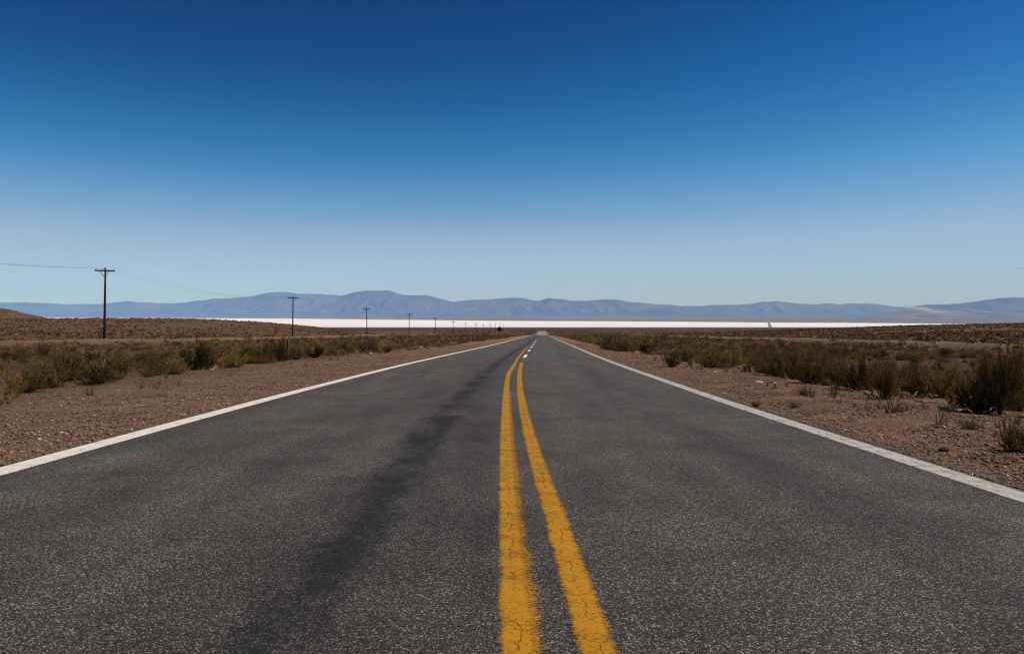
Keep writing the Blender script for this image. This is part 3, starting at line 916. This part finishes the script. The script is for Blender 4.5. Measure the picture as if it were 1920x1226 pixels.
m.tube([(.2, -.03, .1), (.12, 0, .3), (.04, .04, .6), (.0, .05, .9)], [.026, .02, .015, .008], 6, jit=.1)
m.build('trunk', M_STEM, big)

# ------------------------------------------------------------------ the rest of the scrub
def inframe(x, y, pad=.06):
    return (y > 3) & (np.abs(x / np.maximum(y, .1)) < .643 + pad)
cand = []
def scatter(n, lat0, lat1, y0, y1, hmin, hmax, power=1.0):
    yy = y0 * (y1 / y0) ** (rng.random(n) ** power)
    yy = y0 + (y1 - y0) * rng.random(n) if power == 0 else yy
    ll = lat0 + (lat1 - lat0) * rng.random(n)
    xx = road_x(yy) + ll
    clump = fbm(xx / 5., yy / 5., 12., 3)
    keep = (rng.random(n) < smooth(.34, .55, clump) * .9 + .12)
    keep &= ~((ll > 34.2) & (ll < 41) | (ll < -45)) | (rng.random(n) < .12)
    hh = hmin + (hmax - hmin) * rng.random(n) ** 1.4
    return [(a, c_, h_) for a, c_, h_, k in zip(xx, yy, hh, keep) if k]
def area_scatter(dens, lat0, lat1, y0, y1, hmin, hmax):
    return scatter(int(dens * abs(lat1 - lat0) * (y1 - y0)), lat0, lat1, y0, y1, hmin, hmax, 0)
cand += area_scatter(1.0, -20, -9.3, 12, 60, .18, .55)
cand += area_scatter(.6, -47, -20, 14, 60, .18, .52)
cand += area_scatter(.75, -47, -8.2, 60, 150, .2, .6)
cand += area_scatter(.30, -47, -7.4, 150, 380, .35, .85)
cand += area_scatter(1.15, 7.0, 20, 11, 60, .22, .6)
cand += area_scatter(.85, 20, 37, 14, 60, .18, .52)
cand += area_scatter(.85, 6.2, 37, 60, 150, .2, .6)
cand += area_scatter(.30, 6.0, 37, 150, 380, .35, .85)
cand = [c_ for c_ in cand if all((c_[0] - a)**2 + (c_[1] - b_)**2 > (r_ + .18)**2 for a, b_, r_ in taken)]
cand.sort(key=lambda c_: -(c_[2] / c_[1]) * (1 if inframe(c_[0], c_[1], .0) else .05))
NIND = 300 - len(FRONT) - 1
KN = {'green': 'olive green', 'yolive': 'yellowish olive', 'brown': 'dry brown twiggy', 'tan': 'straw coloured', 'dark': 'blackish green'}
def pick_kind():
    return random.choices(['green', 'yolive', 'brown', 'tan', 'dark'], [.26, .24, .40, .05, .05])[0]
for x, y, h in cand[:NIND]:
    k = pick_kind()
    if k == 'tan': h *= .6
    side = 'left' if x < road_x(y) else 'right'
    nm, ct = ('grass_tussock', 'tussock') if k == 'tan' else ('shrub', 'shrub')
    zone = 'just behind the front bushes' if abs(x - road_x(y)) < 14 else 'deeper in the scrub'
    lab = f'{KN[k]} {"dry tussock" if k == "tan" else "shrub"} {zone} {side} of the road'
    shrub(k, x, y, h * random.uniform(1.0, 1.5), h, lab, lab.replace('shrub', 'shrubs').replace('tussock', 'tussocks'), nm, ct)

TINTS = np.array([(.14, .10, .018), (.19, .13, .026), (.11, .08, .017), (.23, .12, .046), (.19, .093, .036), (.31, .19, .07), (.25, .16, .044), (.075, .056, .016)])
def tuft_template(n, seed, wide=.05):
    g = np.random.default_rng(seed)
    a = g.random(n) * 6.283; r = np.sqrt(g.random(n)) * .5; z = (1 - (r / .5) ** 2.2 * .7) * (.35 + .65 * g.random(n))
    c = np.stack([np.cos(a) * r, np.sin(a) * r, z * .9], 1)
    d = np.stack([np.cos(a) * r * 1.2, np.sin(a) * r * 1.2, .5 + .4 * g.random(n)], 1) + g.normal(0, .22, (n, 3)); d /= np.linalg.norm(d, axis=1)[:, None]
    sdv = np.cross(d, g.normal(0, 1, (n, 3))); sdv /= np.linalg.norm(sdv, axis=1)[:, None]
    L = (wide * 3.2 * (.6 + .8 * g.random(n)))[:, None]; W = (wide * (.6 + .8 * g.random(n)))[:, None]
    b0 = np.maximum(c - d * L, [[-9, -9, 0]])
    V = np.stack([b0, c + sdv * W, c + d * L * .8, c - sdv * W], 1)
    return V, .75 + .5 * g.random(n)
def scrub_mesh(pts, n, wide, seed, hx=1.25):
    P_ = np.array([(p[0], p[1], p[2]) for p in pts])
    if len(P_) == 0: return np.zeros((0, 3)), np.zeros((0, 3))
    z = ground_h(P_[:, 0], P_[:, 1])
    allv, allc = [], []
    temps = [tuft_template(n, seed + k, wide) for k in range(6)]
    g = np.random.default_rng(seed)
    tid = g.integers(0, 6, len(P_)); rot = g.random(len(P_)) * 6.283; wd = P_[:, 2] * hx * (.8 + .6 * g.random(len(P_)))
    patchy = fbm(P_[:, 0] / 14., P_[:, 1] / 14., 21., 3)
    ti = np.clip((patchy * 8 + g.normal(0, 2.2, len(P_))).astype(int), 0, 7)
    tint_ = TINTS[ti] * (.75 + .5 * g.random(len(P_)))[:, None]
    for k in range(6):
        s_ = np.where(tid == k)[0]
        if len(s_) == 0: continue
        T, sh_ = temps[k]
        c_, s2_ = np.cos(rot[s_])[:, None, None], np.sin(rot[s_])[:, None, None]
        X = (T[None, :, :, 0] * c_ - T[None, :, :, 1] * s2_) * wd[s_][:, None, None] + P_[s_, 0][:, None, None]
        Y = (T[None, :, :, 0] * s2_ + T[None, :, :, 1] * c_) * wd[s_][:, None, None] + P_[s_, 1][:, None, None]
        Z = T[None, :, :, 2] * P_[s_, 2][:, None, None] + z[s_][:, None, None] - .02
        allv.append(np.stack([X, Y, Z], -1).reshape(-1, 3))
        col = tint_[s_][:, None, None, :] * sh_[None, :, None, None] * np.ones((1, 1, 4, 1))
        allc.append(col.reshape(-1, 3))
    return np.concatenate(allv), np.concatenate(allc)
rest = cand[NIND:]
VV, CC = [], []
for lo, hi, n, wide in ((0, 45, 320, .022), (45, 110, 130, .035), (110, 420, 44, .065)):
    v_, c_ = scrub_mesh([p for p in rest if lo <= p[1] < hi], n, wide, 300 + n)
    VV.append(v_); CC.append(c_)
def wide_scatter(dens, x0, x1, y0, y1, h0, h1):
    n = int(dens * (x1 - x0) * (y1 - y0))
    xx = x0 + (x1 - x0) * rng.random(n); yy = y0 + (y1 - y0) * rng.random(n)
    k = inframe(xx, yy, .1) & (np.abs(xx - road_x(yy)) > 6.5)
    k &= ~((xx - road_x(yy) > -47) & (xx - road_x(yy) < 36) & (yy < 380))
    la = xx - road_x(yy)
    k &= ~((la > 34) & (la < 41) | (la < -45) & (la > -52)) | (rng.random(n) < .1) | (yy > 330)
    k &= rng.random(n) < smooth(.3, .6, fbm(xx / 18., yy / 18., 31., 3)) * .8 + .2
    return list(zip(xx[k], yy[k], (h0 + (h1 - h0) * rng.random(n) ** 1.3)[k]))
far1 = wide_scatter(.75, -84, -50, 50, 200, .25, .7) + wide_scatter(.75, 38, 78, 45, 200, .25, .7) + wide_scatter(.16, -170, -47, 60, 260, .3, .8) + wide_scatter(.16, 36, 170, 50, 260, .3, .8)
far2 = wide_scatter(.22, -400, -60, 190, 560, .25, .8) + wide_scatter(.2, 40, 420, 200, 600, .3, .9)
far3 = wide_scatter(.12, -700, -300, 500, 1000, .5, 1.1) + wide_scatter(.06, -90, 110, 380, 1100, .6, 1.2) + wide_scatter(.03, 110, 600, 560, 1000, .6, 1.2)
for pts, n, wide in ((far1, 40, .07), (far2, 14, .12), (far3, 8, .16)):
    v_, c_ = scrub_mesh(pts, n, wide, 500 + n, 1.35); VV.append(v_); CC.append(c_)
VV, CC = np.concatenate(VV), np.concatenate(CC)
me = new_mesh('scrub', VV, np.arange(len(VV)).reshape(-1, 4), attrs={'tint': CC})
tag(link('scrub', me, M_SCRUB), 'low desert scrub covering the land on both sides of the road', 'scrub', kind='stuff')
print('scrub faces', len(VV) // 4, 'rest', len(rest), len(far1), len(far2), len(far3))

# sparse dry grass between the bushes and on the verge margin
gp = area_scatter(2.2, -30, -7.6, 8, 45, .10, .30) + area_scatter(2.4, 5.4, 26, 7, 45, .10, .30) + area_scatter(.8, -49, -8, 45, 120, .12, .34) + area_scatter(.8, 6, 38, 45, 120, .12, .34)
gp += area_scatter(1.6, -50.5, -46, 40, 330, .15, .4) + area_scatter(1.6, 35, 39.5, 30, 330, .15, .4)
def grass_template(n, seed):
    g = np.random.default_rng(seed); a = g.random(n) * 6.283; t = g.random(n) * .8
    d = np.stack([np.cos(a) * np.sin(t), np.sin(a) * np.sin(t), np.cos(t)], 1) * (.5 + .6 * g.random(n))[:, None]
    o = np.concatenate([g.normal(0, .09, (n, 2)), np.zeros((n, 1))], 1)
    sdv = np.stack([-np.sin(a * 2), np.cos(a * 2), np.zeros(n)], 1) * .018
    return np.stack([o - sdv, o + sdv, o + d + sdv * .15, o + d - sdv * .15], 1)
gv, gc = [], []
temps = [grass_template(26, 40 + k) for k in range(5)]
GT = np.array([(.27, .17, .065), (.34, .22, .09), (.22, .13, .05), (.18, .12, .035)])
for i, (x, y, h) in enumerate(gp):
    T = temps[i % 5]; a = random.uniform(0, 6.28); c_, s_ = math.cos(a), math.sin(a)
    z = 0
    V = np.stack([(T[..., 0] * c_ - T[..., 1] * s_) * h * 1.2 + x, (T[..., 0] * s_ + T[..., 1] * c_) * h * 1.2 + y, T[..., 2] * h], -1)
    gv.append(V.reshape(-1, 3)); gc.append(np.repeat((GT[random.randrange(4)] * random.uniform(.7, 1.15))[None], V.size // 3, 0))
zz = ground_h(np.array([p[0] for p in gp]), np.array([p[1] for p in gp]))
gv = np.array(gv); gv[..., 2] += zz[:, None]
gv = gv.reshape(-1, 3); gc = np.concatenate(gc)
me = new_mesh('dry_grass', gv, np.arange(len(gv)).reshape(-1, 4), attrs={'tint': gc})
tag(link('dry_grass', me, M_SCRUB), 'sparse dry straw grass between the bushes', 'grass', kind='stuff')

# ------------------------------------------------------------------ loose gravel on the verges
OCT = np.array([(1,0,0), (0,1,0), (-1,0,0), (0,-1,0), (0,0,.8), (0,0,-.6)], float)
OF = np.array([(0,1,4), (1,2,4), (2,3,4), (3,0,4), (1,0,5), (2,1,5), (3,2,5), (0,3,5)])
def pebbles(n, lat0, lat1, y0, y1, r0, r1, edge=0):
    yy = y0 * (y1 / y0) ** rng.random(n)
    ll = lat0 + (lat1 - lat0) * rng.random(n) ** (1.6 if edge else 1)
    xx = road_x(yy) + ll
    r = r0 * (r1 / r0) ** (rng.random(n) ** 2.2)
    return xx, yy, r, ll
def pebble_arrays(sets):
    xs_, ys_, rs_, ls_ = [np.concatenate(a) for a in zip(*sets)]
    n = len(xs_)
    sc_ = rs_[:, None] * (.6 + .8 * rng.random((n, 3))); sc_[:, 2] *= .65
    a = rng.random(n) * 6.283
    V = OCT[None] * (1 + rng.normal(0, .16, (n, 6, 3))) * sc_[:, None, :]
    X = V[..., 0] * np.cos(a)[:, None] - V[..., 1] * np.sin(a)[:, None] + xs_[:, None]
    Y = V[..., 0] * np.sin(a)[:, None] + V[..., 1] * np.cos(a)[:, None] + ys_[:, None]
    base_ = np.where(np.abs(ls_) < 3.7, road_z(ls_, ys_), ground_h(xs_, ys_))
    Z = V[..., 2] + (base_ + rs_ * .12)[:, None]
    pal = np.array([(.08, .046, .032), (.16, .10, .065), (.21, .135, .09), (.14, .078, .056), (.28, .19, .13), (.42, .32, .23), (.58, .49, .39)])
    p_ = rng.choice(7, n, p=[.14, .26, .23, .15, .15, .055, .015])
    col = pal[p_] * (.75 + .5 * rng.random(n))[:, None]
    grey = np.array([(.125, .107, .094)]) * (.6 + .9 * rng.random((n, 1)))
    k = (np.abs(ls_) < np.where(ls_ > 0, 4.12, 4.0)) & (rng.random(n) < .75)
    col[k] = grey[k]
    Fc = (np.arange(n)[:, None, None] * 6 + OF[None]).reshape(-1, 3)
    return np.stack([X, Y, Z], -1).reshape(-1, 3), Fc, np.repeat(col, 6, 0)
sets = [pebbles(42000, -3.95, -10, 5, 40, .005, .03), pebbles(6000, -3.75, -5.2, 4.5, 30, .006, .03, 1), pebbles(3000, -4, -9, 25, 90, .015, .05),
        pebbles(46000, 3.95, 8.5, 4, 40, .005, .028), pebbles(14000, 3.68, 4.7, 3.2, 30, .006, .022, 1), pebbles(3000, 4, 7, 25, 90, .015, .05),
        pebbles(1100, -3.35, -3.72, 4.5, 25, .004, .012), pebbles(2200, 3.3, 3.72, 3.2, 25, .004, .012), pebbles(2500, -10, -30, 10, 50, .015, .06), pebbles(2500, 7, 24, 9, 50, .015, .06)]
V, Fc, col = pebble_arrays(sets)
me = new_mesh('gravel', V, Fc, attrs={'tint': col})
M_PEB, nt, b = mat('pebble', .9, .2)
nt.links.new(attr(nt, 'tint', 'Color'), b.inputs['Base Color'])
tag(link('gravel', me, M_PEB), 'loose brown gravel on both road verges', 'gravel', kind='stuff')

# single stones, scraps of dead wood that can be told apart
def rock(px, py, w, h, m, label, cat='stone', name='stone'):
    x, y = at(px, py); sc_ = y / F
    import bmesh
    bm = bmesh.new(); bmesh.ops.create_icosphere(bm, subdivisions=3, radius=.5)
    s0 = random.random() * 50
    for v in bm.verts:
        d = v.co.normalized()
        k = .75 + .5 * float(fbm(d.x * 1.6 + s0, d.y * 1.6 + d.z * 2.1, 4., 3))
        v.co = Vector((d.x * w * sc_ * k * .55, d.y * w * sc_ * .42 * k, d.z * h * sc_ * k * .62))
    me = bpy.data.meshes.new(name); bm.to_mesh(me); bm.free()
    for p in me.polygons: p.use_smooth = False
    o = link(name, me, m, None, (x, y, float(ground_h(x, y)) + h * sc_ * .3))
    return tag(o, label, cat, 'single stones on the verges')
rock(1772, 847, 18, 9, M_DARKSTONE, 'dark rounded stone on the right verge, largest near the road')
rock(37, 735, 10, 6, M_PALESTONE, 'white scrap of litter at the foot of the dark olive shrub, far left')  # a scrap of white litter, shaped like the stones
rock(789, 653, 5, 4, M_PALESTONE, 'pale stone on the left gravel edge below the fifth pole')
rock(695, 664, 6, 3.5, M_PALESTONE, 'pale stone in front of the reddish brown shrub clump on the left')
rock(1341, 699, 8, 4, M_PALESTONE, 'pale stone just below the round black-footed shrub')
rock(1454, 720, 9, 4, M_PALESTONE, 'whitish stone on the right gravel, above the lone straw weed')
rock(1423, 718, 14, 4, M_PALESTONE, 'long pale stone on the right gravel below the low olive shrub')
rock(1386, 691, 7, 4, M_TANSTONE, 'tan stone between the black-footed and the low olive shrub')
rock(160, 800, 11, 5, M_TANSTONE, 'tan stone on the left verge close to the white line')
rock(400, 770, 9, 5, M_TANSTONE, 'tan stone on the left verge below the dead wood')
rock(1700, 815, 10, 5, M_TANSTONE, 'tan stone on the right verge between the white line and the scrub')

def branch(pts, r, label, fork=True):
    r *= 1.5
    P0 = [Vector((*at(px, py), 0)) for px, py in pts]
    for p, (px, py) in zip(P0, pts): p.z = float(ground_h(p.x, p.y)) + r * .8
    o0 = P0[0].copy()
    m = MB()
    L = []
    for a, c_ in zip(P0[:-1], P0[1:]):
        for k in range(4): L.append(a.lerp(c_, k / 4) + Vector((random.gauss(0, r), random.gauss(0, r), abs(random.gauss(0, r * .8)))))
    L.append(P0[-1])
    m.tube([p - o0 for p in L], [r * (1 - .6 * i / len(L)) for i in range(len(L))], 6, jit=.15)
    if fork:
        q = L[len(L) // 2]; e = q + (L[-1] - L[0]) * .35 + Vector((0, .12, .08))
        m.tube([q - o0, (q + e) / 2 - o0 + Vector((0, 0, .03)), e - o0], [r * .6, r * .4, r * .2], 5, jit=.15)
    o = m.build('dead_branch', M_DEADWOOD, None); o.location = o0
    return tag(o, label, 'branch', 'dead branches on the ground')
branch([(1622, 741), (1634, 745), (1648, 748)], .018, 'pale dead branch left of the tall narrow yellow-olive shrub')
branch([(1690, 742), (1712, 745), (1732, 742)], .016, 'thin dead branch under the round olive shrub')
branch([(1545, 722), (1575, 722), (1600, 727)], .018, 'long dead branch under the large brown twiggy shrub')
branch([(1716, 754), (1738, 757), (1758, 755)], .014, 'dead twig lying in front of the round olive shrub')
branch([(1765, 768), (1790, 775), (1825, 777)], .02, 'dark dead branch reaching left from the big shade-darkened shrub')
branch([(392, 696), (402, 693), (410, 689)], .02, 'bleached dead wood at the foot of the tall blackish shrub')

# ------------------------------------------------------------------ small cloud beyond the haze
import bmesh
bm = bmesh.new()
cxm, cym, czm = (1914 - 960) / F * 30000, 30000, CAMZ + (YH - 503) / F * 30000
for k in range(16):
    t = random.uniform(-1, 1)
    r_ = (1 - abs(t)) * .7 + .35
    mtx = bmesh.ops.create_icosphere(bm, subdivisions=3, radius=1)
    for v in mtx['verts']:
        d = v.co.copy()
        v.co = Vector((d.x * 150 * r_ + t * 330, d.y * 160 * r_ + random.uniform(-4, 4), d.z * 42 * r_ + t * 30 + (k % 4) * 8))
me = bpy.data.meshes.new('cloud'); bm.to_mesh(me); bm.free()
M_CLOUD = bpy.data.materials.new('cloud_vapour'); M_CLOUD.use_nodes = True
nt = M_CLOUD.node_tree; nt.nodes.remove(nt.nodes['Principled BSDF'])
pv = nt.nodes.new('ShaderNodeVolumePrincipled'); pv.inputs['Color'].default_value = (.97, .97, 1, 1); pv.inputs['Density'].default_value = .006
nt.links.new(pv.outputs[0], nt.nodes['Material Output'].inputs['Volume'])
tag(link('cloud', me, M_CLOUD, None, (cxm, cym, czm)), 'small wispy white cloud at the right edge of the sky', 'cloud')

# ------------------------------------------------------------------ haze
m = MB(); m.box((0, 11900, (-74 + 566) / 2), (39000, 24600, 640)); 
M_HAZE = bpy.data.materials.new('haze_air'); M_HAZE.use_nodes = True
nt = M_HAZE.node_tree; nt.nodes.remove(nt.nodes['Principled BSDF'])
pv = nt.nodes.new('ShaderNodeVolumePrincipled')
pv.inputs['Color'].default_value = (.19, .50, 1.0, 1)
pv.inputs['Absorption Color'].default_value = (1, 1, 1, 1)
pv.inputs['Density'].default_value = 5.0e-5
pv.inputs['Anisotropy'].default_value = .0
nt.links.new(pv.outputs[0], nt.nodes['Material Output'].inputs['Volume'])
hz = m.build('haze', M_HAZE)
tag(hz, kind='stuff')
